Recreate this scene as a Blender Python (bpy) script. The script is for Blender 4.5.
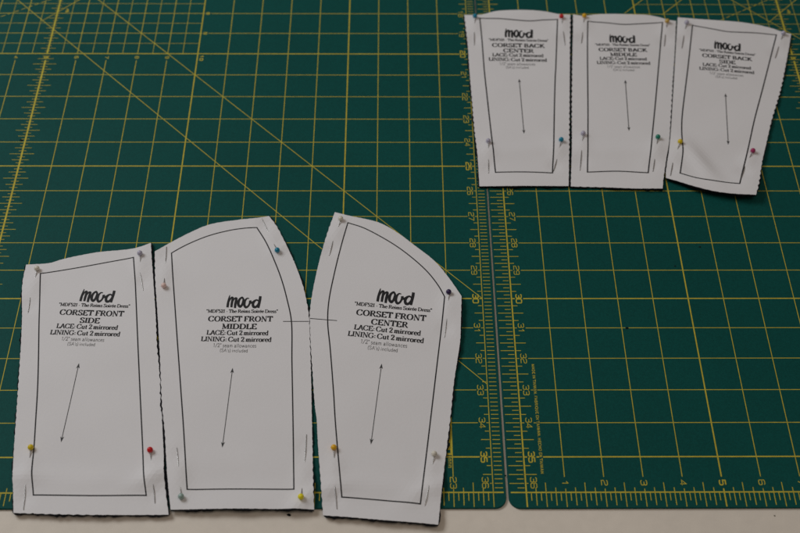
import bpy, bmesh, math, random
from mathutils import Vector, Matrix
from mathutils.geometry import delaunay_2d_cdt
random.seed(7)
for o in list(bpy.data.objects): bpy.data.objects.remove(o)
S = 0.0254                                     # everything below is measured in inches, built in metres
scene = bpy.context.scene
COL = scene.collection

# ------------------------------------------------------------------ camera, world, lamps, exposure
CAM = {'back': [-0.007848, -0.603055, 0.797661],
 'lens': 53.528,
 'loc': [-2.5883, -13.52937, 27.33159],
 'right': [0.999969, -0.004694, 0.006289],
 'up': [-4.8e-05, 0.797686, 0.603073]}
RIGHT_MAT = (0.8315, -0.0041, 0.001131)

cam = bpy.data.cameras.new("camera"); co = bpy.data.objects.new("camera", cam); COL.objects.link(co)
r, u, b = CAM['right'], CAM['up'], CAM['back']
m = Matrix(((r[0], u[0], b[0]), (r[1], u[1], b[1]), (r[2], u[2], b[2]))).normalized().to_4x4()
m.translation = Vector(CAM['loc'])*S
co.matrix_world = m
cam.sensor_fit = 'HORIZONTAL'; cam.sensor_width = 36; cam.lens = CAM['lens']
cam.clip_start = 0.02; cam.clip_end = 50
cam.dof.use_dof = True
cam.dof.focus_distance = 32.8*S
cam.dof.aperture_fstop = 7.4
cam.dof.aperture_blades = 7
scene.camera = co
w = bpy.data.worlds.new("World"); scene.world = w; w.use_nodes = True
bg = w.node_tree.nodes['Background']
bg.inputs[0].default_value = (1.0, 0.90, 0.82, 1); bg.inputs[1].default_value = 0.112

def area(name, loc, target, size, power, color):
    L = bpy.data.lights.new(name, 'AREA'); L.shape = 'RECTANGLE'; L.size, L.size_y = size[0]*S, size[1]*S
    L.energy = power; L.color = color
    o = bpy.data.objects.new(name, L); COL.objects.link(o)
    o.location = Vector(loc)*S
    o.rotation_euler = (Vector(target)-Vector(loc)).to_track_quat('-Z', 'Y').to_euler()
    return o
area("window_light", (-52, 36, 54), (-6, 6, 0), (40, 30), 17.2, (0.91, 0.955, 1.0))
area("ceiling_light", (14, -10, 80), (2, 6, 0), (50, 30), 4.9, (1.0, 0.87, 0.76))
scene.view_settings.view_transform = 'Standard'; scene.view_settings.look = 'None'
scene.view_settings.exposure = 0; scene.view_settings.gamma = 1
scene.render.engine = 'CYCLES'

# ------------------------------------------------------------------ materials
def material(name, color, rough=0.6, spec=0.3, metal=0.0, noise=None, bump=None, coat=0.0):
    M = bpy.data.materials.new(name); M.use_nodes = True
    nt = M.node_tree; B = nt.nodes['Principled BSDF']
    B.inputs['Base Color'].default_value = (*color, 1); B.inputs['Roughness'].default_value = rough
    B.inputs['Specular IOR Level'].default_value = spec; B.inputs['Metallic'].default_value = metal
    B.inputs['Coat Weight'].default_value = coat
    tc = nt.nodes.new('ShaderNodeTexCoord')
    if noise:                                     # noise = list of (scale, detail, amount): multiplies the colour
        prev = None
        for sc, de, am in noise:
            n = nt.nodes.new('ShaderNodeTexNoise'); n.inputs['Scale'].default_value = sc; n.inputs['Detail'].default_value = de
            nt.links.new(tc.outputs['Object'], n.inputs['Vector'])
            mr = nt.nodes.new('ShaderNodeMapRange'); mr.inputs['From Min'].default_value = 0.25; mr.inputs['From Max'].default_value = 0.75
            mr.inputs['To Min'].default_value = 1-am; mr.inputs['To Max'].default_value = 1+am
            nt.links.new(n.outputs['Fac'], mr.inputs['Value'])
            mx = nt.nodes.new('ShaderNodeMix'); mx.data_type = 'RGBA'; mx.blend_type = 'MULTIPLY'; mx.inputs[0].default_value = 1
            if prev is None: mx.inputs[6].default_value = (*color, 1)
            else: nt.links.new(prev, mx.inputs[6])
            nt.links.new(mr.outputs[0], mx.inputs[7]); prev = mx.outputs[2]
        nt.links.new(prev, B.inputs['Base Color'])
    if bump:
        n = nt.nodes.new('ShaderNodeTexNoise'); n.inputs['Scale'].default_value = bump[0]; n.inputs['Detail'].default_value = 3
        nt.links.new(tc.outputs['Object'], n.inputs['Vector'])
        bp = nt.nodes.new('ShaderNodeBump'); bp.inputs['Strength'].default_value = bump[1]; bp.inputs['Distance'].default_value = 0.0004
        nt.links.new(n.outputs['Fac'], bp.inputs['Height']); nt.links.new(bp.outputs[0], B.inputs['Normal'])
    return M
MAT = dict(
    mat=material('green_mat_vinyl', (0.0028, 0.073, 0.062), 0.60, 0.12, noise=[(9, 3, .07), (900, 2, .16)], bump=(1800, .35)),
    yellow=material('yellow_print', (0.56, 0.455, 0.045), 0.6, 0.2, noise=[(300, 3, .16)]),
    table=material('laminate_table', (0.80, 0.715, 0.61), 0.55, 0.25, noise=[(7, 3, .03), (140, 4, .03), (1500, 2, .03)], bump=(600, .1)),
    paper=material('white_paper', (0.80, 0.772, 0.766), 0.75, 0.15, noise=[(700, 3, .012), (25, 2, .012)], bump=(900, .18)),
    ink=material('black_ink', (0.022, 0.021, 0.022), 0.6, 0.2),
    grey_ink=material('fine_black_ink', (0.06, 0.06, 0.06), 0.6, 0.2),
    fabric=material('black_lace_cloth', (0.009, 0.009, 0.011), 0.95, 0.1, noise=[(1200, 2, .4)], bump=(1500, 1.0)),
    steel=material('pin_steel', (0.42, 0.40, 0.38), 0.32, 0.5, metal=1.0),
    lint=material('black_lint', (0.012, 0.012, 0.012), 0.9, 0.1),
)
HEAD = dict(cream=((0.76, 0.71, 0.60), 0.22), lavender=((0.47, 0.44, 0.54), 0.25), yellow=((0.74, 0.54, 0.008), 0.35), red=((0.62, 0.004, 0.006), 0.35),
            pink=((0.82, 0.59, 0.53), 0.22), teal=((0.006, 0.23, 0.36), 0.2), mint=((0.30, 0.41, 0.36), 0.22), lemon=((0.88, 0.76, 0.01), 0.35),
            purple=((0.030, 0.012, 0.075), 0.2), amber=((0.80, 0.43, 0.006), 0.35), gold=((0.60, 0.38, 0.07), 0.3), green=((0.006, 0.22, 0.14), 0.2),
            magenta=((0.38, 0.02, 0.11), 0.22))
for k, (c, rg) in HEAD.items():
    MAT['head_'+k] = material(k+'_pin_bead', c, rg, 0.4, coat=0.5 if k in ('cream', 'lavender', 'pink', 'mint', 'gold') else 0.12)

# ------------------------------------------------------------------ object helpers
def tag(o, label=None, cat=None, group=None, kind=None):
    if label: o['label'] = label
    if cat: o['category'] = cat
    if group: o['group'] = group
    if kind: o['kind'] = kind
    return o
def empty(name, loc):
    o = bpy.data.objects.new(name, None); o.empty_display_size = 0.01; COL.objects.link(o)
    o.location = Vector(loc)*S
    return o
def base_of(o):
    p = Vector((0, 0, 0))
    while o is not None: p += o.location; o = o.parent
    return p
def build(name, verts, faces, mat, parent=None, smooth=False, loc=None):
    """verts in world inches; becomes one mesh object, local to its parent"""
    me = bpy.data.meshes.new(name); off = base_of(parent) if parent else (Vector(loc)*S if loc else Vector((0, 0, 0)))
    me.from_pydata([Vector(v)*S-off for v in verts], [], faces); me.materials.append(MAT[mat]); me.update()
    if smooth: me.polygons.foreach_set('use_smooth', [True]*len(me.polygons))
    o = bpy.data.objects.new(name, me); COL.objects.link(o)
    if parent: o.parent = parent
    elif loc: o.location = off
    return o

def catmull(pts, step, closed=False):
    out = []; n = len(pts)
    for i in range(n if closed else n-1):
        p1, p2 = pts[i], pts[(i+1) % n]
        p0 = pts[i-1] if (i > 0 or closed) else (2*p1[0]-p2[0], 2*p1[1]-p2[1])
        p3 = pts[(i+2) % n] if (i+2 < n or closed) else (2*p2[0]-p1[0], 2*p2[1]-p1[1])
        d = math.dist(p1, p2); k = max(1, int(round(d/step)))
        # centripetal tangents keep the curve from overshooting where points are unevenly spaced
        d0, d2 = max(math.dist(p0, p1), 1e-6)**.5, max(math.dist(p2, p3), 1e-6)**.5
        d1 = max(d, 1e-6)**.5
        t1 = [d1*((p1[a]-p0[a])/d0-(p2[a]-p0[a])/(d0+d1)+(p2[a]-p1[a])/d1) for a in (0, 1)]
        t2 = [d1*((p2[a]-p1[a])/d1-(p3[a]-p1[a])/(d1+d2)+(p3[a]-p2[a])/d2) for a in (0, 1)]
        for j in range(k):
            t = j/k; h00 = 2*t**3-3*t*t+1; h10 = t**3-2*t*t+t; h01 = -2*t**3+3*t*t; h11 = t**3-t*t
            out.append(tuple(h00*p1[a]+h10*t1[a]+h01*p2[a]+h11*t2[a] for a in (0, 1)))
    if not closed: out.append(tuple(pts[-1]))
    return out
def subdivide(pts, step):
    out = []
    for a, c in zip(pts, pts[1:]):
        k = max(1, int(round(math.dist(a, c)/step)))
        out += [(a[0]+(c[0]-a[0])*j/k, a[1]+(c[1]-a[1])*j/k) for j in range(k)]
    return out+[tuple(pts[-1])]
def ribbon(pts, width, closed=False):
    """2D strip along pts with mitred joints; width(i, dx, dy) -> full width"""
    n = len(pts); L = []
    for i, p in enumerate(pts):
        a = pts[i-1] if (i > 0 or closed) else None
        c = pts[(i+1) % n] if (i < n-1 or closed) else None
        d1 = Vector((p[0]-a[0], p[1]-a[1])).normalized() if a and math.dist(a, p) > 1e-9 else None
        d2 = Vector((c[0]-p[0], c[1]-p[1])).normalized() if c and math.dist(c, p) > 1e-9 else None
        if d1 is None: d1 = d2
        if d2 is None: d2 = d1
        if d1 is None: d1 = d2 = Vector((1, 0))
        t = d1+d2
        t = t.normalized() if t.length > 1e-6 else d1
        nn = Vector((-t.y, t.x)); c_ = max(0.45, nn.dot(Vector((-d1.y, d1.x))))
        h = width(i, t.x, t.y)/2/c_
        L += [(p[0]+nn.x*h, p[1]+nn.y*h), (p[0]-nn.x*h, p[1]-nn.y*h)]
    F = [(2*i, 2*i+1, 2*i+3, 2*i+2) for i in range(n-1)]
    if closed: F.append((2*n-2, 2*n-1, 1, 0))
    return L, F
class Ink:
    """collects flat printed strokes; each stroke sits a hair above the one before so that none share a plane"""
    def __init__(s, z0=0.004, dz=0.0003, levels=6): s.v = []; s.f = []; s.k = 0; s.z0, s.dz, s.lv = z0, dz, levels
    def add(s, V, F, zf=None, lift=None):
        if lift is None: lift = s.z0+s.dz*(s.k % s.lv); s.k += 1
        b = len(s.v)
        s.v += [(x, y, (zf(x, y) if zf else 0)+lift) for x, y in V]
        s.f += [tuple(b+i for i in f) for f in F]
    def stroke(s, pts, width, zf=None, closed=False, lift=None):
        wf = width if callable(width) else (lambda i, dx, dy: width)
        V, F = ribbon(pts, wf, closed); s.add(V, F, zf, lift)
    def rect(s, x0, y0, x1, y1, lift):
        s.add([(x0, y0), (x1, y0), (x1, y1), (x0, y1)], [(0, 1, 2, 3)], None, lift)

# ------------------------------------------------------------------ lettering
# a glyph = (advance, strokes); stroke kinds: L straight, S curved, V upright stem with serifs, H half-serif stem (lower case)
def ell(cx, cy, rx, ry, a0=90, a1=450, n=10): return [(cx+rx*math.cos(math.radians(a0+(a1-a0)*i/n)), cy+ry*math.sin(math.radians(a0+(a1-a0)*i/n))) for i in range(n+1)]
G = {
 'A': (.82, [('L', [(.08, 0), (.40, 1)]), ('L', [(.42, 1), (.74, 0)]), ('L', [(.2, .34), (.6, .34)]), ('F', [(.0, 0), (.2, 0)]), ('F', [(.62, 0), (.86, 0)])]),
 'B': (.78, [('V', .17, 0, 1), ('S', [(.17, 1), (.46, .98), (.6, .77), (.46, .56), (.17, .54)]), ('S', [(.17, .52), (.5, .5), (.68, .27), (.5, .03), (.17, 0)])]),
 'C': (.84, [('S', [(.74, .74), (.62, .95), (.42, 1.0), (.14, .82), (.06, .5), (.14, .18), (.42, 0), (.64, .06), (.77, .28)]), ('F', [(.75, .72), (.75, 1.0)])]),
 'D': (.90, [('V', .17, 0, 1), ('S', [(.17, 1), (.5, .97), (.76, .75), (.81, .5), (.76, .25), (.5, .03), (.17, 0)])]),
 'E': (.74, [('V', .17, 0, 1), ('L', [(.17, .98), (.62, .98), (.62, .78)]), ('L', [(.17, .52), (.5, .52)]), ('F', [(.5, .42), (.5, .62)]), ('L', [(.17, .02), (.66, .02), (.68, .24)])]),
 'F': (.68, [('V', .17, 0, 1), ('L', [(.17, .98), (.62, .98), (.62, .76)]), ('L', [(.17, .5), (.48, .5)]), ('F', [(.48, .4), (.48, .6)])]),
 'G': (.90, [('S', [(.74, .76), (.62, .95), (.42, 1.0), (.14, .82), (.06, .5), (.14, .18), (.42, 0), (.62, .04), (.74, .14)]), ('F', [(.74, .74), (.74, 1.0)]), ('L', [(.74, .1), (.74, .42)]), ('F', [(.56, .42), (.9, .42)])]),
 'H': (.86, [('V', .17, 0, 1), ('V', .69, 0, 1), ('L', [(.17, .52), (.69, .52)])]),
 'I': (.36, [('V', .18, 0, 1)]),
 'K': (.84, [('V', .17, 0, 1), ('L', [(.18, .42), (.66, .98)]), ('L', [(.34, .6), (.76, 0)]), ('F', [(.55, 1), (.8, 1)]), ('F', [(.62, 0), (.88, 0)])]),
 'L': (.68, [('V', .17, 0, 1), ('L', [(.17, .02), (.62, .02), (.65, .26)])]),
 'M': (1.04, [('T', [(.15, 0), (.15, 1)]), ('L', [(.15, 1), (.5, .06)]), ('T', [(.5, .06), (.86, 1)]), ('V', .88, 0, 1), ('F', [(.02, 0), (.28, 0)]), ('F', [(.02, 1), (.2, 1)])]),
 'N': (.88, [('T', [(.15, 0), (.15, 1)]), ('L', [(.15, 1), (.72, 0)]), ('T', [(.72, 0), (.72, 1)]), ('F', [(.02, 0), (.28, 0)]), ('F', [(.02, 1), (.2, 1)]), ('F', [(.59, 1), (.85, 1)])]),
 'O': (.90, [('S', ell(.45, .5, .37, .5))]),
 'Q': (.90, [('S', ell(.45, .5, .37, .5)), ('L', [(.5, .2), (.82, -.12)])]),
 'R': (.82, [('V', .17, 0, 1), ('S', [(.17, .98), (.5, .97), (.63, .75), (.5, .53), (.17, .5)]), ('L', [(.4, .5), (.76, 0)]), ('F', [(.7, .0), (.88, .0)])]),
 'S': (.66, [('S', [(.55, .78), (.48, .96), (.3, 1), (.11, .88), (.12, .68), (.34, .53), (.55, .37), (.57, .14), (.4, .0), (.22, .01), (.08, .25)]), ('F', [(.56, .74), (.56, 1)]), ('F', [(.07, 0), (.07, .28)])]),
 'T': (.76, [('V2', .38, 0, 1), ('L', [(.05, .76), (.05, .98), (.71, .98), (.71, .76)])]),
 'U': (.86, [('S', [(.16, 1), (.16, .5), (.2, .14), (.43, 0), (.64, .14), (.7, .5), (.7, 1)])]),
 'W': (1.1, [('L', [(.05, 1), (.3, 0)]), ('T', [(.3, 0), (.54, 1)]), ('L', [(.54, 1), (.8, 0)]), ('T', [(.8, 0), (1.04, 1)])]),
 'a': (.54, [('S', [(.09, .5), (.22, .63), (.38, .56), (.41, .4)]), ('L', [(.41, .42), (.41, .06), (.52, .01)]), ('S', [(.41, .36), (.19, .32), (.07, .15), (.2, 0), (.41, .13)])]),
 'c': (.50, [('S', [(.44, .46), (.38, .6), (.26, .63), (.1, .5), (.06, .31), (.12, .1), (.28, 0), (.46, .12)])]),
 'd': (.60, [('S', [(.44, .54), (.28, .63), (.1, .5), (.06, .31), (.12, .1), (.27, 0), (.44, .1)]), ('L', [(.45, 1), (.45, .02), (.57, .02)]), ('F', [(.33, .98), (.45, .98)])]),
 'e': (.53, [('S', [(.08, .34), (.3, .35), (.46, .36), (.43, .55), (.28, .63), (.11, .5), (.06, .31), (.12, .1), (.3, 0), (.48, .12)])]),
 'h': (.64, [('H', .15, 0, 1), ('S', [(.15, .45), (.3, .62), (.44, .58), (.48, .4), (.48, 0)]), ('F', [(.38, 0), (.6, 0)])]),
 'i': (.30, [('H', .15, 0, .62), ('L', [(.15, .8), (.15, .93)])]),
 'l': (.30, [('H', .15, 0, 1)]),
 'm': (.94, [('H', .15, 0, .62), ('S', [(.15, .45), (.28, .61), (.4, .58), (.45, .4), (.45, 0)]), ('S', [(.45, .45), (.6, .61), (.72, .58), (.77, .4), (.77, 0)]), ('F', [(.35, 0), (.56, 0)]), ('F', [(.67, 0), (.9, 0)])]),
 'n': (.64, [('H', .15, 0, .62), ('S', [(.15, .45), (.3, .62), (.44, .58), (.48, .4), (.48, 0)]), ('F', [(.38, 0), (.6, 0)])]),
 'o': (.56, [('S', ell(.28, .315, .22, .315))]),
 'r': (.46, [('H', .15, 0, .62), ('S', [(.15, .42), (.26, .58), (.38, .62), (.42, .54)])]),
 's': (.44, [('S', [(.36, .5), (.3, .61), (.2, .63), (.08, .54), (.1, .42), (.24, .33), (.36, .22), (.35, .07), (.23, 0), (.13, .01), (.05, .14)])]),
 't': (.38, [('L', [(.17, .82), (.17, .1), (.24, .01), (.36, .06)]), ('F', [(.03, .6), (.34, .6)])]),
 'u': (.64, [('S', [(.14, .62), (.14, .22), (.2, .04), (.34, .01), (.48, .16)]), ('L', [(.49, .62), (.49, .02), (.6, .02)]), ('F', [(.02, .61), (.14, .61)]), ('F', [(.37, .61), (.49, .61)])]),
 'w': (.84, [('L', [(.06, .62), (.24, 0)]), ('T', [(.24, 0), (.41, .62)]), ('L', [(.41, .62), (.6, 0)]), ('T', [(.6, 0), (.77, .62)])]),
 '1': (.5, [('V', .27, 0, 1), ('T', [(.08, .82), (.27, .98)])]),
 '2': (.56, [('S', [(.08, .72), (.14, .95), (.3, 1), (.46, .88), (.46, .66), (.3, .36), (.07, .03)]), ('L', [(.07, .03), (.5, .03), (.52, .2)])]),
 '5': (.56, [('L', [(.46, .97), (.14, .97), (.1, .52)]), ('S', [(.1, .52), (.28, .62), (.46, .5), (.48, .28), (.34, .03), (.18, 0), (.06, .1)])]),
 ':': (.24, [('L', [(.14, .08), (.14, .2)]), ('L', [(.14, .46), (.14, .58)])]),
 '.': (.26, [('L', [(.13, 0), (.13, .13)])]),
 '-': (.4, [('F', [(.06, .34), (.34, .34)])]),
 '"': (.38, [('L', [(.1, 1.02), (.12, .72)]), ('L', [(.26, 1.02), (.28, .72)])]),
 "'": (.2, [('L', [(.1, 1.02), (.09, .74)])]),
 '(': (.32, [('S', [(.27, 1.05), (.12, .75), (.09, .42), (.12, .1), (.27, -.2)])]),
 ')': (.32, [('S', [(.05, 1.05), (.2, .75), (.23, .42), (.2, .1), (.05, -.2)])]),
 '/': (.5, [('T', [(.04, -.08), (.46, 1.05)])]),
 ' ': (.23, []),
}
G['é'] = (G['e'][0], G['e'][1]+[('T', [(.24, .74), (.38, .95)])])
def text_strokes(txt, thick, thin, serif=True, track=0.0):
    """-> list of (points, width function) with cap height 1, and the total advance"""
    out = []; x = 0
    pen = lambda tk, tn: (lambda i, dx, dy: math.hypot(tk*dy, tn*dx))
    for ch in txt:
        adv, st = G[ch]
        for s_ in st:
            k = s_[0]
            if k in 'VH' or k == 'V2':
                sx, y0, y1 = s_[1:]
                out.append(([(x+sx, y0), (x+sx, y1)], pen(thick, thin)))
                if serif:
                    e = thick*.5+.075
                    out.append(([(x+sx-e, y0+thin/2), (x+sx+e, y0+thin/2)], pen(thin, thin)))
                    if k == 'V': out.append(([(x+sx-e, y1-thin/2), (x+sx+e, y1-thin/2)], pen(thin, thin)))
                    if k == 'H': out.append(([(x+sx-e, y1-thin/2), (x+sx, y1-thin/2)], pen(thin, thin)))
                continue
            if k == 'F' and not serif and ch not in '-t': continue
            pts = [(x+a, c) for a, c in s_[1]]
            if k == 'S': pts = catmull(pts, .06)
            tk = thick if k in 'LS' else thin
            out.append((pts, pen(tk, thin)))
        x += adv+track
    return out, x-track
def print_line(ink, txt, cx, base, width, cap, frame, zf, thick, thin, serif=True, track=.03):
    ox, oy, ang, sc = frame; ca, sa = math.cos(ang), math.sin(ang)
    st, adv = text_strokes(txt, thick, thin, serif, track)
    kx = width/adv
    for pts, wf in st:
        V, F = ribbon(pts, wf)
        P = []
        for x, y in V:
            X = (cx+(x-adv/2)*kx)*sc; Y = (base+y*cap)*sc
            P.append((ox+X*ca-Y*sa, oy+X*sa+Y*ca))
        ink.add(P, F, zf)
# rounded-square ruler digits, 0.62 wide and 1 high
DIG = {
 '0': [[(.12, 0), (0, .12), (0, .88), (.12, 1), (.5, 1), (.62, .88), (.62, .12), (.5, 0), (.12, 0)]],
 '1': [[(.12, .72), (.36, 1), (.36, 0)]],
 '2': [[(0, .82), (.04, .94), (.14, 1), (.5, 1), (.62, .88), (.62, .66), (.52, .56), (.12, .46), (0, .34), (0, 0), (.64, 0)]],
 '3': [[(0, .84), (.12, 1), (.5, 1), (.62, .88), (.62, .64), (.5, .53), (.2, .53)], [(.5, .53), (.62, .42), (.62, .12), (.5, 0), (.12, 0), (0, .16)]],
 '4': [[(.48, 0), (.48, 1), (0, .28), (.66, .28)]],
 '5': [[(.6, 1), (.04, 1), (.02, .57), (.5, .57), (.62, .45), (.62, .12), (.5, 0), (.12, 0), (0, .14)]],
 '6': [[(.6, .86), (.48, 1), (.12, 1), (0, .88), (0, .12), (.12, 0), (.5, 0), (.62, .12), (.62, .42), (.5, .54), (.02, .54)]],
 '7': [[(0, 1), (.62, 1), (.2, 0)]],
 '8': [[(.12, .54), (0, .66), (0, .88), (.12, 1), (.5, 1), (.62, .88), (.62, .66), (.5, .54), (.12, .54)], [(.12, .54), (0, .42), (0, .12), (.12, 0), (.5, 0), (.62, .12), (.62, .42), (.5, .54)]],
 '9': [[(.02, .14), (.14, 0), (.5, 0), (.62, .12), (.62, .88), (.5, 1), (.12, 1), (0, .88), (0, .6), (.12, .47), (.6, .47)]],
}

# ------------------------------------------------------------------ the setting: table top
MT = 0.062                                     # mat thickness
def box(x0, y0, z0, x1, y1, z1):
    v = [(x, y, z) for z in (z0, z1) for x, y in ((x0, y0), (x1, y0), (x1, y1), (x0, y1))]
    return v, [(3, 2, 1, 0), (4, 5, 6, 7), (0, 1, 5, 4), (1, 2, 6, 5), (2, 3, 7, 6), (3, 0, 4, 7)]
v, f = box(-62, -5.5, -1.4, 62, 46, -MT-.004)
tag(build('table', v, f, 'table', loc=(0, 20, -1.4)), 'beige laminate table top under the two green cutting mats', 'table', kind='structure')

# ------------------------------------------------------------------ cutting mats (24 x 36 inch grid, x across, row number grows towards the camera)
def cutting_mat(ox, oy, ang, m_left, m_right, label):
    root = empty('cutting_mat', (ox, oy, -MT)); root.rotation_euler.z = ang
    tag(root, label, 'cutting mat', 'green cutting mats side by side on the table')
    par = root
    def part(name, verts, faces, mat, parent=root):
        me = bpy.data.meshes.new(name); me.from_pydata([(x*S, y*S, (z+MT)*S) for x, y, z in verts], [], faces); me.materials.append(MAT[mat]); me.update()
        o = bpy.data.objects.new(name, me); COL.objects.link(o); o.parent = parent; return o
    R_ = 0.30; X0, X1, Y0, Y1 = -m_left, 24+m_right, -0.43, 36.43
    loop = []
    for cx, cy, a0 in ((X1-R_, Y0+R_, -90), (X1-R_, Y1-R_, 0), (X0+R_, Y1-R_, 90), (X0+R_, Y0+R_, 180)):
        loop += [(cx+R_*math.cos(math.radians(a0+9*i)), cy+R_*math.sin(math.radians(a0+9*i))) for i in range(11)]
    n = len(loop); e = .012
    cx, cy = (X0+X1)/2, (Y0+Y1)/2
    ins = [(x-e*(1 if x > cx else -1), y-e*(1 if y > cy else -1)) for x, y in loop]
    V = [(x, y, -MT) for x, y in loop]+[(x, y, -e) for x, y in loop]+[(x, y, 0) for x, y in ins]
    F = [(i, (i+1) % n, n+(i+1) % n, n+i) for i in range(n)]+[(n+i, n+(i+1) % n, 2*n+(i+1) % n, 2*n+i) for i in range(n)]+[tuple(2*n+i for i in range(n)), tuple(reversed(range(n)))]
    part('mat_board', V, F, 'mat')
    Y = lambda r_: 36-r_
    g = Ink(); A, Bz, Cz, Dz = .0022, .0030, .0038, .0046
    thin, thk = .021, .036
    # rows (across)
    for r_ in range(0, 37):
        wd = thk if r_ % 5 == 0 or r_ in (0, 36) else thin
        if r_ in (0, 36): g.rect(X0+.06, Y(r_)-wd/2, X1-.06, Y(r_)+wd/2, A); continue
        cuts = [(.09, .33), (23.70, 23.92)]
        if r_ in (33, 34, 35): cuts.append((.40, .50))
        if 10 < r_ < 20: cuts.append((15.06, 15.26))
        xs = [-.0]+[c for q in sorted(cuts) for c in q]+[24.0]
        for i in range(0, len(xs), 2): g.rect(xs[i], Y(r_)-wd/2, xs[i+1], Y(r_)+wd/2, A)
    # columns
    for c in range(0, 25):
        wd = thk if c % 5 == 0 else thin
        if c == 10: wd = .050
        if c in (0, 24): g.rect(c-wd/2, -.40, c+wd/2, 36.40, Bz); continue
        cuts = [(.42, 36)] if False else []
        ys = [(.43, 15.68 if 5 <= c < 15 else 35.57)]
        if 5 <= c < 15: ys.append((15.97, 35.57))
        for a, d in ys: g.rect(c-wd/2, a, c+wd/2, d, Bz)
    # half-inch field
    for k in range(11, 30):
        c = k/2
        if c == int(c): continue
        g.rect(c-.0075, Y(20), c+.0075, Y(10), Bz)
    for k in range(21, 40):
        r_ = k/2
        if r_ == int(r_): continue
        g.rect(5, Y(r_)-.0075, 15, Y(r_)+.0075, A)
    # diagonals (printed lines, in mat inches)
    def diag(x0, r0, x1, r1, wd=.021, dash=None):
        if dash is None: g.stroke([(x0, Y(r0)), (x1, Y(r1))], wd, lift=Cz); return
        L = math.dist((x0, r0), (x1, r1)); t = 0
        while t < L:
            a, d = t/L, min(L, t+dash)/L
            g.stroke([(x0+(x1-x0)*a, Y(r0+(r1-r0)*a)), (x0+(x1-x0)*d, Y(r0+(r1-r0)*d))], wd, lift=Cz); t += dash*1.5
    diag(24, 32.82, 3.2, 12.0); diag(24, 30, 6.0, 12.0)
    diag(9.53, 18.41, 12.0, 15.95); diag(4.64, 17.96, 7.0, 15.6); diag(5.92, 18.04, 8.0, 15.96)
    diag(7.9, 18.3, 11.4, 16.28, .020, .16)
    # ruler ticks
    t = Ink(); tw = .020
    for k in range(1, 288):
        r_ = k/8; q = k % 8; y = Y(r_)
        if q == 0: rl, ll, rr, lr = .25, .0, .0, m_left*.9
        elif q == 4: rl, ll, rr, lr = .25, .24, .30, m_left*.9
        elif q in (2, 6): rl, ll, rr, lr = .25, .13, .15, m_left*.9
        else: rl, ll, rr, lr = .25, .0, .0, .21
        if k == 286: ll, rr = .07, .07
        t.rect(24.05, y-tw/2, 24+min(rl, m_right-.06), y+tw/2, Dz)
        if ll: t.rect(24-ll, y-tw/2, 23.98, y+tw/2, Dz)
        t.rect(-lr, y-tw/2, -.04, y+tw/2, Dz)
        if rr: t.rect(.02, y-tw/2, rr, y+tw/2, Dz)
    for k in range(1, 192):
        c = k/8; q = k % 8
        dn, upw = {0: (.40, .10), 4: (.40, .27), 2: (.36, .13), 6: (.36, .13)}.get(q, (.23, 0))
        ww = .034 if c % 5 == 0 else tw
        t.rect(c-ww/2, -dn, c+ww/2, -.015, Dz)
        if upw: t.rect(c-ww/2, .015, c+ww/2, upw, Dz)
        t.rect(c-ww/2, 36.015, c+ww/2, 36+dn, Dz)
        if upw: t.rect(c-ww/2, 36-(min(upw, .07) if k in (2, 190) else upw), c+ww/2, 35.985, Dz)
    for k in range(1, 288):
        r_ = k/8; q = k % 8
        if q == 0: continue
        if 10 < r_ < 20: h = 0 if q == 4 else (.24 if q in (2, 6) else .09)
        else: h = .38 if q == 4 else (.26 if q in (2, 6) else .12)
        if h: t.rect(10-h, Y(r_)-.008, 10+h, Y(r_)+.008, Dz)
    # numerals: turned a quarter clockwise, so they read towards the camera
    d = Ink(.0022, .0006, 5)
    def number(n, cx, r_, h=.150, wd=.020, pitch=.168):
        s_ = str(n); tot = pitch*len(s_)-(pitch-.62*h*1.45)
        for i, ch in enumerate(s_):
            for st in DIG[ch]:
                pts = [(cx-h/2+py*h, Y(r_)+tot/2-(i*pitch+px*h*1.45)) for px, py in st]
                d.stroke(pts, wd)
    for r_ in range(1, 37):
        bold = .031 if r_ % 5 == 0 else .020
        rr = 35.73 if r_ == 36 else r_
        number(r_, 23.81, rr, wd=bold); number(r_, .205, rr, wd=bold)
    for c in range(1, 24):
        number(c, c, 35.735, wd=.032 if c % 5 == 0 else .020)
        number(c, c, .265, wd=.032 if c % 5 == 0 else .020)
    for c in range(5, 15): number(c-5, c, 20.18, h=.11, wd=.036 if c == 10 else .020)
    number(10, 15.14, 20.2, h=.10, wd=.028, pitch=.15)
    for r_ in range(11, 20): number(r_-10, 15.155, r_, h=.10, wd=.024)
    number(45, 10.32, 17.86, h=.08, wd=.024, pitch=.1); 
    # maker's small print down the left margin and the bold mark at the right
    mk = Ink(.0022, .0005, 5)
    st, adv = text_strokes('MADE IN TAIWAN. FABRIQUE EN TAIWAN. HECHO EN TAIWAN', .17, .15, False, .10)
    kx = 3.30/adv
    for pts, wf in st:
        V, F = ribbon(pts, wf)
        mk.add([(.408+y*.072, Y(32.18)-x*kx) for x, y in V], F)
    # bold mark and small mark below it on the right, half hidden in the photograph
    for i in range(5):
        a = 33.95+i*.205
        mk.stroke([(22.87, Y(a)), (22.98, Y(a)), (22.98, Y(a+.15)), (22.87, Y(a+.15))], .055)
    for i in range(3):
        a = 35.06+i*.095
        mk.stroke([(22.885, Y(a)), (22.955, Y(a)), (22.955, Y(a+.05)), (22.885, Y(a+.05))], .016)
    V, F = [], []
    for q in (g, t, d, mk): F += [tuple(len(V)+i for i in f) for f in q.f]; V += q.v
    part('printed_grid', V, F, 'yellow')
    return root
cutting_mat(-24, 0, 0, .45, .322, 'dark green cutting mat on the left, lying under the three large paper pieces')
cutting_mat(RIGHT_MAT[0], RIGHT_MAT[1], RIGHT_MAT[2], .452, .322, 'dark green cutting mat on the right, mostly empty below the small pieces')

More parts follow.
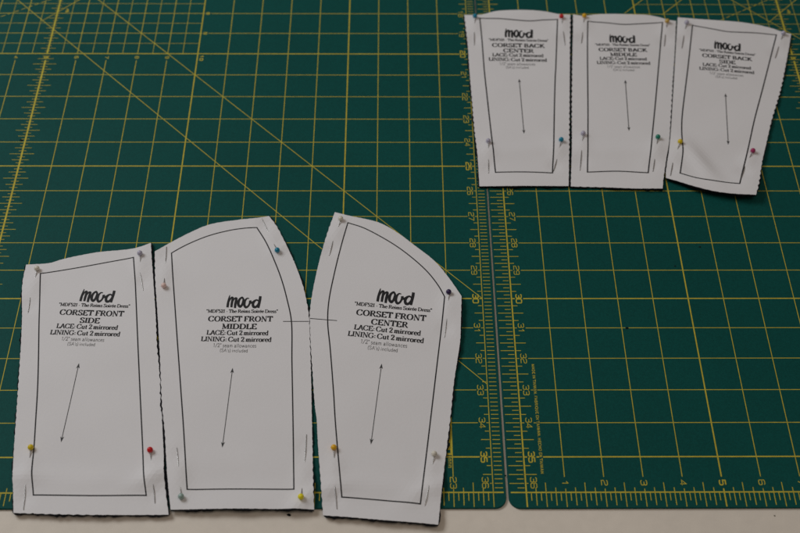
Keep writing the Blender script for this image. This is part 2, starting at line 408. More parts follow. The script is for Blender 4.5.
# ------------------------------------------------------------------ paper pattern pieces pinned to black cloth
def surf(bumps, seed, base):
    """height in inches of the paper above the mat as a smooth function of x, y (inches)"""
    a, b, c, d = (seed*1.7) % 6.28, (seed*2.9) % 6.28, (seed*4.1) % 6.28, (seed*0.7) % 6.28
    def z(x, y):
        h = base + 0.010*math.sin(1.1*x+0.5*y+a) + 0.008*math.sin(0.9*y-0.7*x+b) + 0.003*math.sin(2.7*x+1.9*y+c) + 0.003*math.sin(3.1*y-1.3*x+d)
        for cx, cy, sx, sy, ang, amp in bumps:
            ca, sa = math.cos(ang), math.sin(ang)
            u, v = ((x-cx)*ca+(y-cy)*sa)/sx, (-(x-cx)*sa+(y-cy)*ca)/sy
            q = u*u+v*v
            if q < 16: h += amp*math.exp(-0.5*q)
        return max(h, 0.045)
    return z

PIECES = [{'arrow': [(-11.006, 3.806), (-11.089, 1.395)],
  'base': 0.07,
  'bottom': [(-8.09, -0.631), (-10.151, -0.64), (-11.935, -0.579)],
  'bumps': [(-8.435, 0.528, 0.55, 0.17, 0.5, 0.075), (-11.905, 0.421, 0.45, 0.16, 0, 0.055), (-10.014, -0.73, 1.2, 0.35, 0, 0.03),
            (-10.046, 0.306, 1.7, 0.22, 0.03, 0.03), (-9.575, 7.804, 0.4, 0.4, 0, 0.03), (-12.707, 6.454, 0.3, 0.16, -1.582, 0.036),
            (-12.698, 5.698, 0.16, 0.14, -1.582, -0.03), (-9.777, 7.15, 0.3, 0.16, -1.427, 0.036), (-9.654, 6.505, 0.16, 0.14, -1.427, -0.03),
            (-11.799, 0.677, 0.3, 0.16, -1.52, 0.036), (-11.736, -0.189, 0.16, 0.14, -1.52, -0.03), (-8.657, 0.636, 0.3, 0.16, -1.373, 0.036),
            (-8.509, -0.1, 0.16, 0.14, -1.373, -0.03)],
  'ibottom': [(-8.713, -0.101), (-10.111, -0.114), (-11.532, -0.091)],
  'ileft': [(-11.532, -0.091), (-11.683, 0.606), (-11.753, 1.236), (-11.855, 2.047), (-11.997, 3.149), (-12.336, 5.224), (-12.582, 6.827)],
  'iright': [(-10.002, 7.396), (-9.828, 6.445), (-9.61, 5.115), (-9.347, 3.5), (-9.043, 1.675), (-8.951, 1.121), (-8.865, 0.614), (-8.713, -0.101)],
  'itop': [(-12.582, 6.827), (-11.945, 6.966), (-11.24, 7.122), (-10.47, 7.297), (-10.002, 7.396)],
  'key': 'front_side',
  'left': [(-11.935, -0.579), (-12.095, 0.204), (-12.207, 0.813), (-12.371, 2.048), (-12.556, 3.485), (-12.792, 5.122), (-13.028, 6.446), (-13.049, 7.149)],
  'notch': None,
  'off': (0.0, 0.03, 0.015, 0.02),
  'right': [(-9.562, 7.918), (-9.509, 7.568), (-9.084, 5.122), (-8.996, 4.514), (-8.737, 3.159), (-8.51, 1.685), (-8.417, 1.117), (-8.28, 0.203), (-8.09, -0.631)],
  'scale': 1.0,
  'seed': 1,
  'text': (-10.913, 5.376, -0.037),
  'top': [(-13.049, 7.149), (-12.41, 7.211), (-12.01, 7.368), (-11.127, 7.594), (-9.975, 7.746), (-9.562, 7.918)],
  'wave': 0.018,
  'waves': 'rbl'},
 {'arrow': [(-6.847, 3.652), (-6.921, 1.232)],
  'base': 0.075,
  'bottom': [(-4.49, -0.51), (-6.449, -0.503), (-8.051, -0.509)],
  'bumps': [(-4.681, -0.171, 0.5, 0.16, 0.8, 0.075), (-5.688, 7.805, 0.3, 0.12, 0.6, 0.03), (-6.325, -0.575, 1.3, 0.4, 0, 0.07), (-8.137, 0.584, 0.25, 0.6, 0, 0.04),
            (-6.43, 0.808, 1.5, 0.3, 0.02, 0.02), (-9.038, 6.813, 0.3, 0.16, 1.634, 0.036), (-9.081, 7.518, 0.16, 0.14, 1.634, -0.03),
            (-6.038, 8.02, 0.3, 0.16, 1.98, 0.036), (-6.299, 8.617, 0.16, 0.14, 1.98, -0.03), (-7.914, 0.303, 0.3, 0.16, 1.756, 0.036),
            (-8.044, 0.993, 0.16, 0.14, 1.756, -0.03), (-4.808, 0.353, 0.3, 0.16, 1.523, 0.036), (-4.777, 1.235, 0.16, 0.14, 1.523, -0.03)],
  'ibottom': [(-5.02, 0.047), (-6.374, 0.056), (-7.696, 0.042)],
  'ileft': [(-7.696, 0.042), (-7.984, 1.86), (-8.199, 3.145), (-8.487, 4.859), (-8.75, 6.442), (-8.934, 7.583)],
  'iright': [(-6.526, 8.519), (-6.227, 7.964), (-5.904, 7.2), (-5.688, 6.592), (-5.502, 5.917), (-5.345, 5.194), (-5.259, 3.819), (-5.12, 1.668), (-5.02, 0.047)],
  'itop': [(-8.934, 7.583), (-8.481, 7.906), (-7.892, 8.222), (-7.287, 8.423), (-6.856, 8.499), (-6.526, 8.519)],
  'key': 'front_middle',
  'left': [(-8.051, -0.509), (-8.192, 0.189), (-8.349, 1.095), (-8.441, 1.652), (-8.609, 2.486), (-8.817, 3.818), (-9.045, 5.218), (-9.278, 6.587), (-9.421, 7.625)],
  'notch': [(-5.574, 5.164), (-4.853, 5.163)],
  'off': (0.0, 0.02, 0.02, 0.03),
  'right': [(-6.196, 8.952), (-5.955, 8.575), (-5.632, 7.867), (-5.319, 7.117), (-5.039, 6.242), (-4.885, 5.478), (-4.847, 5.143), (-4.791, 4.381), (-4.712, 3.154),
            (-4.633, 1.756), (-4.552, 0.357), (-4.49, -0.51)],
  'scale': 1.0,
  'seed': 2,
  'text': (-6.759, 5.169, -0.012),
  'top': [(-9.421, 7.625), (-9.125, 7.862), (-8.52, 8.295), (-7.929, 8.633), (-7.191, 8.796), (-6.568, 8.879), (-6.196, 8.952)],
  'wave': 0.018,
  'waves': 'rl'},
 {'arrow': [(-2.831, 3.783), (-3.098, 1.319)],
  'base': 0.08,
  'bottom': [(-1.416, -0.923), (-2.08, -0.859), (-2.866, -0.796), (-3.656, -0.709), (-4.263, -0.655)],
  'bumps': [(-1.523, 0.071, 0.6, 0.18, 0.5, 0.07), (-4.113, 0.048, 0.4, 0.16, 0.3, 0.055), (-2.728, -0.902, 1.0, 0.3, 0, 0.04), (-2.856, 0.101, 1.4, 0.22, -0.1, 0.035),
            (-0.595, 5.535, 0.3, 1.0, 0, 0.05), (-4.175, 8.377, 0.3, 0.16, -1.811, 0.036), (-4.323, 7.711, 0.16, 0.14, -1.811, -0.03),
            (-0.994, 5.662, 0.3, 0.16, -1.661, 0.036), (-1.073, 4.91, 0.16, 0.14, -1.661, -0.03), (-4.02, 0.65, 0.3, 0.16, -1.517, 0.036),
            (-3.956, -0.202, 0.16, 0.14, -1.517, -0.03), (-1.554, 0.556, 0.3, 0.16, -1.741, 0.036), (-1.683, -0.151, 0.16, 0.14, -1.741, -0.03)],
  'ibottom': [(-1.847, -0.368), (-2.88, -0.252), (-3.811, -0.167)],
  'ileft': [(-3.811, -0.167), (-4.038, 2.031), (-4.1, 2.806), (-4.241, 4.291), (-4.335, 5.15), (-4.326, 5.851), (-4.189, 6.9), (-4.031, 7.828), (-3.851, 8.694)],
  'iright': [(-1.07, 5.974), (-1.165, 5.114), (-1.343, 3.681), (-1.56, 1.929), (-1.847, -0.368)],
  'itop': [(-3.851, 8.694), (-3.421, 8.519), (-2.918, 8.202), (-2.421, 7.823), (-1.932, 7.347), (-1.513, 6.846), (-1.221, 6.353), (-1.07, 5.974)],
  'key': 'front_center',
  'left': [(-4.263, -0.655), (-4.345, 0.179), (-4.471, 1.407), (-4.521, 2.031), (-4.589, 2.484), (-4.686, 3.475), (-4.782, 4.5), (-4.833, 5.212), (-4.843, 5.449),
           (-4.798, 6.143), (-4.681, 7.048), (-4.5, 8.052), (-4.251, 9.107)],
  'notch': [(-4.83, 5.266), (-4.078, 5.198)],
  'off': (0.0, 0.03, 0.02, -0.014),
  'right': [(-0.593, 5.981), (-0.647, 5.081), (-0.686, 4.482), (-0.795, 3.81), (-0.901, 3.147), (-1.014, 2.196), (-1.135, 1.294), (-1.262, 0.356), (-1.416, -0.923)],
  'scale': 1.09,
  'seed': 3,
  'text': (-2.584, 5.281, -0.117),
  'top': [(-4.251, 9.107), (-3.869, 8.98), (-2.921, 8.691), (-2.358, 8.294), (-1.866, 7.821), (-1.322, 7.267), (-0.969, 6.723), (-0.593, 5.981)],
  'wave': 0.017,
  'waves': 'rbl'},
 {'arrow': [(1.609, 14.762), (1.596, 12.289)],
  'base': 0.075,
  'bottom': [(2.802, 10.126), (1.477, 10.11), (0.101, 10.113)],
  'bumps': [(1.844, 17.993, 1.0, 0.4, 0, 0.1), (2.577, 12.014, 0.3, 0.3, 0, 0.03), (1.473, 10.034, 1.2, 0.3, 0, 0.02), (1.486, 11.589, 1.5, 0.22, 0.05, 0.035),
            (0.261, 17.332, 0.3, 0.16, -1.638, 0.036), (0.22, 16.632, 0.16, 0.14, -1.638, -0.03), (3.246, 17.356, 0.3, 0.16, -1.567, 0.036),
            (3.247, 16.663, 0.16, 0.14, -1.567, -0.03), (0.44, 11.543, 0.3, 0.16, -1.61, 0.036), (0.413, 10.891, 0.16, 0.14, -1.61, -0.03),
            (2.632, 11.583, 0.3, 0.16, -1.818, 0.036), (2.459, 10.944, 0.16, 0.14, -1.818, -0.03)],
  'ibottom': [(2.357, 10.651), (1.517, 10.683), (0.616, 10.677)],
  'ileft': [(0.616, 10.677), (0.557, 12.68), (0.533, 13.451), (0.485, 15.164), (0.474, 16.734), (0.447, 17.646)],
  'iright': [(3.093, 17.585), (2.969, 16.391), (2.851, 15.307), (2.792, 14.834), (2.461, 11.57), (2.357, 10.651)],
  'itop': [(0.447, 17.646), (1.135, 17.62), (1.643, 17.56), (2.152, 17.519), (2.666, 17.569), (3.093, 17.585)],
  'key': 'back_center',
  'left': [(0.101, 10.113), (0.095, 11.378), (0.05, 12.464), (0.034, 13.452), (0.013, 14.466), (-0.002, 15.202), (-0.011, 16.354), (-0.05, 17.313), (-0.072, 17.837)],
  'notch': None,
  'off': (0.0, 0.03, 0.015, 0.03),
  'right': [(3.557, 17.859), (3.414, 16.389), (3.3, 15.188), (3.1, 13.124), (2.901, 11.08), (2.802, 10.126)],
  'scale': 1.0,
  'seed': 4,
  'text': (1.683, 16.26, -0.013),
  'top': [(-0.072, 17.837), (0.454, 17.821), (0.999, 17.976), (1.462, 18.01), (2.387, 17.998), (2.796, 17.945), (3.2, 17.849), (3.557, 17.859)],
  'wave': 0.025,
  'waves': 'rl'},
 {'arrow': [(5.072, 14.716), (4.913, 12.419)],
  'base': 0.075,
  'bottom': [(5.634, 10.007), (4.801, 10.017), (3.901, 10.074), (2.87, 10.12)],
  'bumps': [(5.333, 17.899, 1.0, 0.4, 0, 0.08), (5.597, 10.97, 0.4, 0.6, 0, 0.05), (4.34, 9.956, 1.2, 0.3, 0, 0.02), (4.469, 11.593, 1.4, 0.22, -0.04, 0.04),
            (3.956, 17.349, 0.3, 0.16, -1.731, 0.036), (3.847, 16.689, 0.16, 0.14, -1.731, -0.03), (6.75, 17.171, 0.3, 0.16, -1.788, 0.036),
            (6.621, 16.572, 0.16, 0.14, -1.788, -0.03), (3.391, 11.906, 0.3, 0.16, -1.73, 0.036), (3.271, 11.153, 0.16, 0.14, -1.73, -0.03),
            (5.665, 11.644, 0.3, 0.16, -1.805, 0.036), (5.498, 10.947, 0.16, 0.14, -1.805, -0.03)],
  'ibottom': [(5.28, 10.637), (4.433, 10.726), (3.435, 10.7)],
  'ileft': [(3.435, 10.7), (3.672, 12.91), (3.926, 15.636), (4.113, 17.487)],
  'iright': [(6.662, 17.464), (6.131, 14.749), (5.76, 12.906), (5.28, 10.637)],
  'itop': [(4.113, 17.487), (4.698, 17.435), (5.304, 17.362), (5.818, 17.39), (6.662, 17.464)],
  'key': 'back_middle',
  'left': [(2.87, 10.12), (2.971, 11.003), (3.093, 12.131), (3.161, 12.911), (3.425, 15.632), (3.579, 17.091), (3.65, 17.866)],
  'notch': None,
  'off': (0.0, 0.02, 0.015, 0.02),
  'right': [(7.141, 17.566), (6.991, 16.68), (6.787, 15.537), (6.634, 14.754), (6.293, 12.908), (6.098, 11.907), (5.921, 11.246), (5.7, 10.34), (5.634, 10.007)],
  'scale': 0.92,
  'seed': 5,
  'text': (5.16, 16.057, -0.001),
  'top': [(3.65, 17.866), (4.014, 17.771), (4.431, 17.836), (4.994, 17.842), (5.658, 17.815), (6.174, 17.812), (6.577, 17.725), (6.87, 17.605), (7.141, 17.566)],
  'wave': 0.025,
  'waves': 'rbl'},
 {'arrow': [(8.241, 14.086), (7.937, 11.82)],
  'base': 0.085,
  'bottom': [(8.349, 9.604), (7.807, 9.655), (7.171, 9.774), (6.604, 9.996), (6.04, 10.277), (5.784, 10.406)],
  'bumps': [(7.402, 9.8, 1.3, 0.55, -0.15, 0.17), (8.49, 9.959, 0.5, 0.6, 0, 0.1), (6.861, 11.178, 0.2, 0.62, 0.42, 0.12), (7.462, 12.02, 0.9, 0.35, 0.1, 0.03),
            (9.263, 17.604, 1.0, 0.35, 0, 0.07), (6.176, 10.929, 0.3, 0.4, 0, 0.05), (6.99, 15.63, 0.25, 1.2, 0, 0.02), (7.387, 17.115, 0.3, 0.16, -1.854, 0.036),
            (7.218, 16.5, 0.16, 0.14, -1.854, -0.03), (10.529, 16.584, 0.3, 0.16, -1.982, 0.036), (10.28, 15.995, 0.16, 0.14, -1.982, -0.03),
            (6.267, 11.472, 0.3, 0.16, -1.947, 0.036), (6.021, 10.784, 0.16, 0.14, -1.947, -0.03), (8.468, 11.21, 0.3, 0.16, -2.074, 0.036),
            (8.196, 10.663, 0.16, 0.14, -2.074, -0.03)],
  'ibottom': [(7.947, 10.068), (7.242, 10.198), (6.767, 10.35), (6.242, 10.58)],
  'ileft': [(6.242, 10.58), (6.427, 11.307), (6.467, 11.519), (6.515, 11.98), (6.658, 12.916), (6.958, 14.253), (7.203, 15.291), (7.657, 17.307)],
  'iright': [(10.435, 16.87), (9.505, 14.354), (8.956, 12.896), (8.499, 11.573), (7.947, 10.068)],
  'itop': [(7.657, 17.307), (8.249, 17.148), (8.797, 17.007), (9.25, 16.977), (9.82, 16.949), (10.435, 16.87)],
  'key': 'back_side',
  'left': [(5.784, 10.406), (5.854, 10.798), (6.034, 11.502), (6.244, 12.464), (6.58, 14.264), (6.764, 15.267), (6.986, 16.481), (7.218, 17.723)],
  'notch': None,
  'off': (0.0, 0.03, 0.01, -0.02),
  'right': [(10.951, 16.926), (10.746, 16.279), (10.426, 15.311), (10.07, 14.288), (9.505, 12.896), (9.135, 11.869), (8.848, 11.074), (8.595, 10.284), (8.349, 9.604)],
  'scale': 0.93,
  'seed': 6,
  'text': (8.571, 15.688, -0.109),
  'top': [(7.218, 17.723), (7.809, 17.639), (8.647, 17.521), (9.319, 17.428), (9.937, 17.31), (10.377, 17.172), (10.69, 17.01), (10.951, 16.926)],
  'wave': 0.036,
  'waves': 'r'}]
PINS = [('front_side', 'cream', (-12.692, 6.961), (-12.721, 5.945), (-12.695, 5.488)),
 ('front_side', 'lavender', (-9.818, 7.49), (-9.721, 6.765), (-9.586, 6.244)),
 ('front_side', 'yellow', (-11.815, 1.209), (-11.767, 0.118), (-11.7, -0.503)),
 ('front_side', 'red', (-8.757, 1.142), (-8.553, 0.118), (-8.469, -0.307)),
 ('front_middle', 'pink', (-9.002, 6.346), (-9.068, 7.261), (-9.101, 7.796)),
 ('front_middle', 'teal', (-5.867, 7.597), (-6.202, 8.4), (-6.396, 8.843)),
 ('front_middle', 'mint', (-7.816, -0.186), (-7.989, 0.735), (-8.083, 1.21)),
 ('front_middle', 'lemon', (-4.823, -0.226), (-4.783, 0.876), (-4.772, 1.611)),
 ('front_center', 'cream', (-4.064, 8.793), (-4.284, 7.937), (-4.364, 7.507)),
 ('front_center', 'purple', (-0.954, 6.091), (-1.039, 5.157), (-1.108, 4.642)),
 ('front_center', 'amber', (-4.048, 1.192), (-3.985, 0.049), (-3.923, -0.489)),
 ('front_center', 'cream', (-1.473, 1.017), (-1.638, 0.042), (-1.732, -0.393)),
 ('back_center', 'teal', (0.282, 17.678), (0.231, 16.897), (0.209, 16.364)),
 ('back_center', 'red', (3.227, 17.661), (3.247, 16.953), (3.251, 16.395)),
 ('back_center', 'lavender', (0.45, 11.902), (0.423, 11.119), (0.402, 10.663)),
 ('back_center', 'teal', (2.724, 11.937), (2.52, 11.141), (2.396, 10.74)), ('back_middle', 'amber', (4.007, 17.691), (3.883, 16.897), (3.809, 16.47)),
 ('back_middle', 'gold', (6.808, 17.458), (6.672, 16.819), (6.578, 16.354)),
 ('back_middle', 'lavender', (3.445, 12.257), (3.326, 11.507), (3.215, 10.794)),
 ('back_middle', 'green', (5.762, 12.074), (5.533, 11.107), (5.435, 10.706)),
 ('back_side', 'lavender', (7.456, 17.364), (7.273, 16.73), (7.137, 16.194)),
 ('back_side', 'lavender', (10.658, 16.881), (10.376, 16.235), (10.189, 15.768)),
 ('back_side', 'yellow', (6.417, 11.843), (6.069, 10.966), (5.937, 10.498)),
 ('back_side', 'magenta', (8.629, 11.491), (8.259, 10.822), (8.059, 10.335))]

def offset_loop(loop, dist_fn):
    out = []; n = len(loop)
    for i in range(n):
        a, p, c = loop[i-1], loop[i], loop[(i+1) % n]
        t = Vector((c[0]-a[0], c[1]-a[1]))
        t = t.normalized() if t.length > 1e-9 else Vector((1, 0))
        nx, ny = -t.y, t.x                        # clockwise loop: outward normal is to the left
        d = dist_fn(i, nx, ny)
        out.append((p[0]+nx*d, p[1]+ny*d))
    return out
def fill(loop, step):
    xs = [p[0] for p in loop]; ys = [p[1] for p in loop]
    pts = [Vector(p) for p in loop]; n = len(loop)
    edges = [(i, (i+1) % n) for i in range(n)]
    def near(x, y): return any((x-p[0])**2+(y-p[1])**2 < (step*.45)**2 for p in loop)
    y = min(ys)+step/2; k = 0
    while y < max(ys):
        x = min(xs)+(step/2 if k % 2 else 0)
        while x < max(xs):
            if not near(x, y): pts.append(Vector((x, y)))
            x += step
        y += step*.87; k += 1
    V, E, F, ov, oe, of = delaunay_2d_cdt(pts, edges, [], 1, 1e-6)
    return [(v.x, v.y) for v in V], [tuple(f) for f in F]
def slab(V, F, ztop, zbot):
    """closed sheet between two height functions"""
    n = len(V)
    cnt = {}
    for f in F:
        for a, c in zip(f, f[1:]+f[:1]): cnt[(a, c)] = 1
    rim = [(a, c) for (a, c) in cnt if (c, a) not in cnt]
    verts = [(x, y, ztop(x, y)) for x, y in V]+[(x, y, zbot(x, y)) for x, y in V]
    # keep face winding up
    def ccw(f):
        (ax, ay), (bx, by), (cx, cy) = V[f[0]], V[f[1]], V[f[2]]
        return (bx-ax)*(cy-ay)-(by-ay)*(cx-ax) > 0
    up = [f if ccw(f) else tuple(reversed(f)) for f in F]
    faces = up+[tuple(n+i for i in reversed(f)) for f in up]
    faces += [(c, a, n+a, n+c) if ccw(F[0]) else (a, c, n+c, n+a) for a, c in rim]
    return verts, faces

TITLES = dict(front_side=('CORSET FRONT', 1.78, 'SIDE', .55), front_middle=('CORSET FRONT', 1.78, 'MIDDLE', .96), front_center=('CORSET FRONT', 1.78, 'CENTER', .93),
              back_center=('CORSET BACK', 1.75, 'CENTER', 1.0), back_middle=('CORSET BACK', 1.75, 'MIDDLE', .96), back_side=('CORSET BACK', 1.75, 'SIDE', .56))
LABELS = dict(
    front_side='large white paper piece printed CORSET FRONT SIDE, pinned on black cloth, nearest the left edge',
    front_middle='large white paper piece printed CORSET FRONT MIDDLE, pinned on black cloth, with rounded top',
    front_center='large white paper piece printed CORSET FRONT CENTER, pinned on black cloth, with long curved shoulder',
    back_center='small white paper piece printed CORSET BACK CENTER, pinned on black cloth, across the two mats',
    back_middle='small white paper piece printed CORSET BACK MIDDLE, between the other two small pieces',
    back_side='small tilted white paper piece printed CORSET BACK SIDE, its lower edge lifting off the mat')
# brush-lettered word: strokes as (points, widths) in a 620 x 230 box
LOGO = [([(140, 128), (132, 165), (118, 225), (108, 290), (100, 352)], [10, 24, 34, 42, 40]),
        ([(108, 300), (140, 220), (172, 172), (190, 178), (186, 230), (176, 290), (170, 350)], [14, 20, 26, 38, 40, 40, 36]),
        ([(176, 300), (205, 225), (235, 185), (256, 190), (250, 245), (240, 300), (234, 364)], [12, 18, 26, 40, 42, 42, 36]),
        ([(352, 172), (318, 205), (296, 255), (298, 310), (328, 338), (358, 310), (376, 260), (384, 205), (360, 172), (336, 190)], [28, 36, 44, 44, 40, 36, 34, 34, 30, 18]),
        ([(488, 192), (455, 188), (425, 215), (405, 265), (404, 315), (428, 350), (465, 335), (492, 295), (508, 250), (506, 226)], [14, 20, 30, 40, 42, 38, 30, 30, 44, 40]),
        ([(500, 240), (530, 268), (560, 248), (592, 222)], [40, 34, 24, 20]),
        ([(668, 240), (622, 218), (578, 248), (556, 300), (570, 340), (606, 345), (640, 312), (668, 262)], [24, 26, 36, 44, 46, 38, 32, 30]),
        ([(690, 148), (684, 200), (672, 260), (660, 320), (654, 362)], [44, 46, 46, 42, 36])]
SURFS = {}
for P in PIECES:
    z = surf(P['bumps'], P['seed'], P['base']); SURFS[P['key']] = z
    rnd = random.Random(P['seed'])
    # outline, clockwise from the top left; each edge sampled, then given the small waves of the cutter
    loop = []; side = []
    for e_ in ('top', 'right', 'bottom', 'left'):
        pts = catmull(P[e_], .035)[:-1]; n = len(pts)
        ph = rnd.uniform(0, 6.28); wav = P['wave'] if e_[0] in P['waves'] else P['wave']*.15
        s_ = 0
        for i, p in enumerate(pts):
            q = pts[min(i+1, n-1)]; o_ = pts[max(i-1, 0)]
            t_ = Vector((q[0]-o_[0], q[1]-o_[1])); t_ = t_.normalized() if t_.length > 1e-9 else Vector((1, 0))
            s_ += math.dist(pts[i-1], p) if i else 0
            env = min(1, i/8, (n-1-i)/8)
            amp = wav*(.65+.5*math.sin(s_*1.3+ph*2))
            dd = env*(amp*(abs(math.sin(math.pi*s_/.235+ph+.5*math.sin(s_*2.1)))-.6)+rnd.gauss(0, .0022))
            loop.append((p[0]-t_.y*dd, p[1]+t_.x*dd)); side.append(e_)
    V, F = fill(loop, .13)
    bx = sum(p[0] for p in loop)/len(loop); by = sum(p[1] for p in loop)/len(loop)
    root = empty('pattern_piece', (bx, by, 0))
    tag(root, LABELS[P['key']], 'pattern piece', 'paper pattern pieces pinned on black cloth')
    v, f = slab(V, F, z, lambda x, y: z(x, y)-.007)
    sheet = build('paper_sheet', v, f, 'paper', root)
    # black cloth below, cut a little outside the paper
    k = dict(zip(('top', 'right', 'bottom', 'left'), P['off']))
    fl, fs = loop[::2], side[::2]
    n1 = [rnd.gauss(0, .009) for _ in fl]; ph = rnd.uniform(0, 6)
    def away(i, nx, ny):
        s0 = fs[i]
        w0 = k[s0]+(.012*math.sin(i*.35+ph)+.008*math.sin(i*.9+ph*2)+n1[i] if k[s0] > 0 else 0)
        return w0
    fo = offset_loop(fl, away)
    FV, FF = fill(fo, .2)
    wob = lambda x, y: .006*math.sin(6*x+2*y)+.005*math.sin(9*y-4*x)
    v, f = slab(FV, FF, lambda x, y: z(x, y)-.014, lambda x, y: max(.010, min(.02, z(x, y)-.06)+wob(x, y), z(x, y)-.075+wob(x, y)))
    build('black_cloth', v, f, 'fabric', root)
    # seam line
    ink = Ink(.003, .0004, 5)
    inner = []
    for e_ in ('itop', 'iright', 'ibottom', 'ileft'): inner += catmull(P[e_], .06)[:-1]
    ink.stroke(inner, .034 if P['key'].startswith('front') else .040, z, closed=True)
    if P['notch']: ink.stroke(subdivide(P['notch'], .06), .022, z)
    build('seam_line', ink.v, ink.f, 'ink', sheet)
    # grain arrow
    ink = Ink(.003, .0004, 5)
    a, c = Vector(P['arrow'][0]), Vector(P['arrow'][1]); t_ = (c-a).normalized(); n_ = Vector((-t_.y, t_.x))
    ink.stroke(subdivide([a+t_*.08, c-t_*.08], .06), .019 if P['key'].startswith('front') else .024, z)
    for tip, dr in ((a, t_), (c, -t_)):
        ink.add([tuple(tip), tuple(tip+dr*.17+n_*.05), tuple(tip+dr*.12), tuple(tip+dr*.17-n_*.05)], [(0, 1, 2), (0, 2, 3)], z)
    build('grain_arrow', ink.v, ink.f, 'grey_ink', sheet)
    # lettering
    fr = (*P['text'], P['scale'])
    T = TITLES[P['key']]
    ink = Ink(.003, .0004, 6)
    print_line(ink, '"MDF521 - The Reims Soirée Dress"', .02, .295, 2.0, .108, fr, z, .22, .11)
    print_line(ink, T[0], 0, 0, T[1], .172, fr, z, .24, .10, track=.06)
    print_line(ink, T[2], -.01, -.25, T[3], .168, fr, z, .24, .10, track=.06)
    print_line(ink, 'LACE: Cut 2 mirrored', -.04, -.45, 1.70, .148, fr, z, .22, .10)
    print_line(ink, 'LINING: Cut 2 mirrored', -.055, -.665, 1.93, .148, fr, z, .22, .10)
    build('lettering', ink.v, ink.f, 'ink', sheet)
    ink = Ink(.003, .0004, 6)
    print_line(ink, '1/2" seam allowances', -.08, -.855, 1.18, .122, fr, z, .085, .085, False, .05)
    print_line(ink, "(SA's) included", -.09, -1.01, .76, .105, fr, z, .085, .085, False, .05)
    build('fine_print', ink.v, ink.f, 'grey_ink', sheet)
    ink = Ink(.003, .0004, 6)
    ox, oy, ang, sc = fr; ca, sa = math.cos(ang), math.sin(ang)
    for pts, ws in LOGO:
        # smooth points and widths together
        dense = catmull(pts, 9)
        lens = [0]
        for a, c in zip(pts, pts[1:]): lens.append(lens[-1]+max(1, int(round(math.dist(a, c)/9))))
        def wf(i, dx, dy, lens=lens, ws=ws):
            for j in range(len(lens)-1):
                if i <= lens[j+1]:
                    q = (i-lens[j])/(lens[j+1]-lens[j]); return 1.10*(ws[j]*(1-q)+ws[j+1]*q)
            return ws[-1]
        LV, LF = ribbon(dense, wf)
        Q = []
        for x, y in LV:
            X = ((x-388-(360-y)*.10)/620*.97+.05)*sc; Y = ((360-y)/230*.44+.462)*sc
            Q.append((ox+X*ca-Y*sa, oy+X*sa+Y*ca))
        ink.add(Q, LF, z)
    build('brush_logo', ink.v, ink.f, 'ink', sheet)

# ------------------------------------------------------------------ pins
def uv_ball(r_, seg=20, rings=12):
    V = [(0, 0, r_)]; F = []
    for i in range(1, rings):
        for j in range(seg):
            a, c = math.pi*i/rings, 2*math.pi*j/seg; V.append((r_*math.sin(a)*math.cos(c), r_*math.sin(a)*math.sin(c), r_*math.cos(a)))
    V.append((0, 0, -r_)); e = len(V)-1
    for j in range(seg):
        F.append((0, 1+j, 1+(j+1) % seg)); b_ = 1+(rings-2)*seg; F.append((b_+j, e, b_+(j+1) % seg))
        for i in range(rings-2): p = 1+i*seg; F.append((p+j, p+seg+j, p+seg+(j+1) % seg, p+(j+1) % seg))
    return V, F
def tube(path, r_, seg=8):
    V = []; F = []; n = len(path)
    for i, p in enumerate(path):
        p = Vector(p); a = Vector(path[max(i-1, 0)]); c = Vector(path[min(i+1, n-1)])
        t_ = (c-a).normalized(); sd = t_.cross(Vector((0, 0, 1))).normalized(); u_ = sd.cross(t_)
        rr = r_*(.35 if i == n-1 else 1)
        V += [tuple(p+sd*rr*math.cos(2*math.pi*j/seg)+u_*rr*math.sin(2*math.pi*j/seg)) for j in range(seg)]
    F = [(i*seg+j, i*seg+(j+1) % seg, (i+1)*seg+(j+1) % seg, (i+1)*seg+j) for i in range(n-1) for j in range(seg)]
    F += [tuple(range(seg)), tuple(reversed(range((n-1)*seg, n*seg)))]
    return V, F
BEAD_R = .078
bead_mesh = {}
def bead(color):
    if color not in bead_mesh:
        me = bpy.data.meshes.new('pin_bead'); V, F = uv_ball(BEAD_R); me.from_pydata([Vector(v)*S for v in V], [], F)
        me.materials.append(MAT['head_'+color]); me.polygons.foreach_set('use_smooth', [True]*len(F)); me.update(); bead_mesh[color] = me
    return bead_mesh[color]
COLOR_WORD = dict(cream='cream pearl', lavender='pale lavender pearl', yellow='mustard yellow', red='bright red', pink='pale pink pearl', teal='teal blue', mint='pale green pearl',
                  lemon='lemon yellow', purple='dark purple', amber='orange yellow', gold='gold pearl', green='emerald green', magenta='magenta')
WORDS = dict(front_side='corset front side', front_middle='corset front middle', front_center='corset front center', back_center='corset back center', back_middle='corset back middle', back_side='corset back side')
proto = None
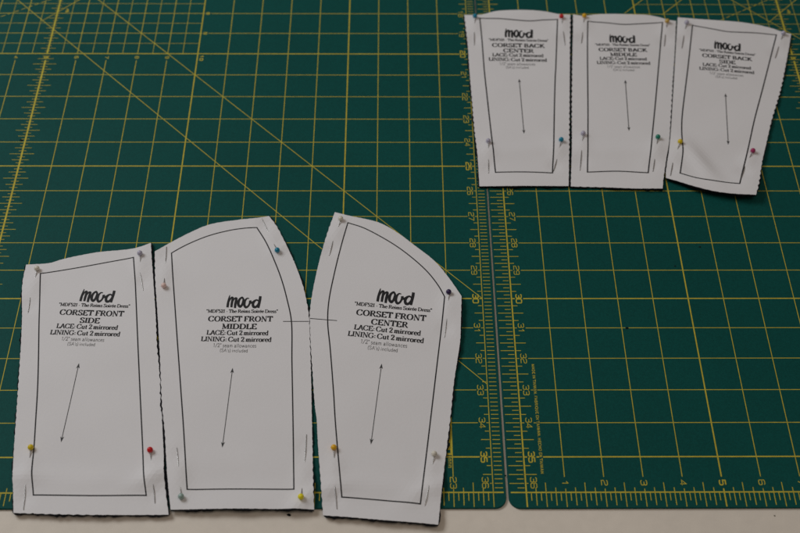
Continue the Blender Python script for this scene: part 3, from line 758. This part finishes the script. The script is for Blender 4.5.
for i, (key, color, h, s_, e_) in enumerate(PINS):
    z = SURFS[key]
    corner = 'top' if i % 4 in ((0, 1) if key != 'none' else ()) else 'lower'
    lr = 'left' if i % 2 == 0 else 'right'
    h, s_, e_ = Vector(h), Vector(s_), Vector(e_)
    root = empty('dressmaking_pin', (h.x, h.y, z(h.x, h.y)))
    tag(root, '%s headed pin near the %s %s corner of the %s piece' % (COLOR_WORD[color], corner, lr, WORDS[key]), 'pin', 'bead headed pins through the pattern pieces')
    o = bpy.data.objects.new('pin_head', bead(color)); COL.objects.link(o); o.parent = root
    o.location = (0, 0, (BEAD_R-.006)*S)
    # shaft: out of the bead, into the paper, back up as one visible stitch, and down again
    d1 = (s_-h).normalized(); d2 = (e_-s_).normalized(); L = (s_-h).length
    zz = lambda p, dz: (p.x, p.y, z(p.x, p.y)+dz)
    path = [(h.x, h.y, z(h.x, h.y)+BEAD_R*.8), zz(h+d1*.10, .040), zz(h+d1*.20, .012), zz(h+d1*.29, -.012), zz(h+d1*min(.45, L*.5), -.030),
            zz(s_-d2*.13, -.022), zz(s_, .004), zz((s_+e_)/2, .014), zz(e_, .003), zz(e_+d2*.05, -.010)]
    V, F = tube(path, .0125)
    build('pin_shaft', V, F, 'steel', root, smooth=True)

# ------------------------------------------------------------------ lint specks
for x, y, zb, r_, lab in ((-14.12, 12.07, 0, .035, 'black lint speck on the green mat beside the long ruler line'),
                          (3.97, 4.99, 0, .030, 'black lint speck at a grid crossing in the middle of the right mat'),
                          (6.45, 7.85, 0, .022, 'faint dark speck on the right mat below the tilted small piece'),
                          (5.62, 7.15, 0, .018, 'tiny dark speck on the right mat left of the fainter one'),
                          (-5.12, -.58, -MT, .035, 'black lint speck on the table in front of the left mat'),
                          (.33, .48, -MT+.03, .022, 'small dark speck in the gap between the two mats'),
                          (7.0, -.62, -MT, .014, 'tiny grey speck on the table in front of the right mat')):
    V, F = uv_ball(1.0, 9, 6); rnd = random.Random(int(x*100))
    V = [(x+vx*r_*(1.3+.5*rnd.random()), y+vy*r_*(.7+.5*rnd.random()), zb+.006+max(-.2, vz)*r_*.5) for vx, vy, vz in V]
    tag(build('lint_speck', V, F, 'lint', loc=(x, y, zb)), lab, 'speck', 'lint specks lying about')
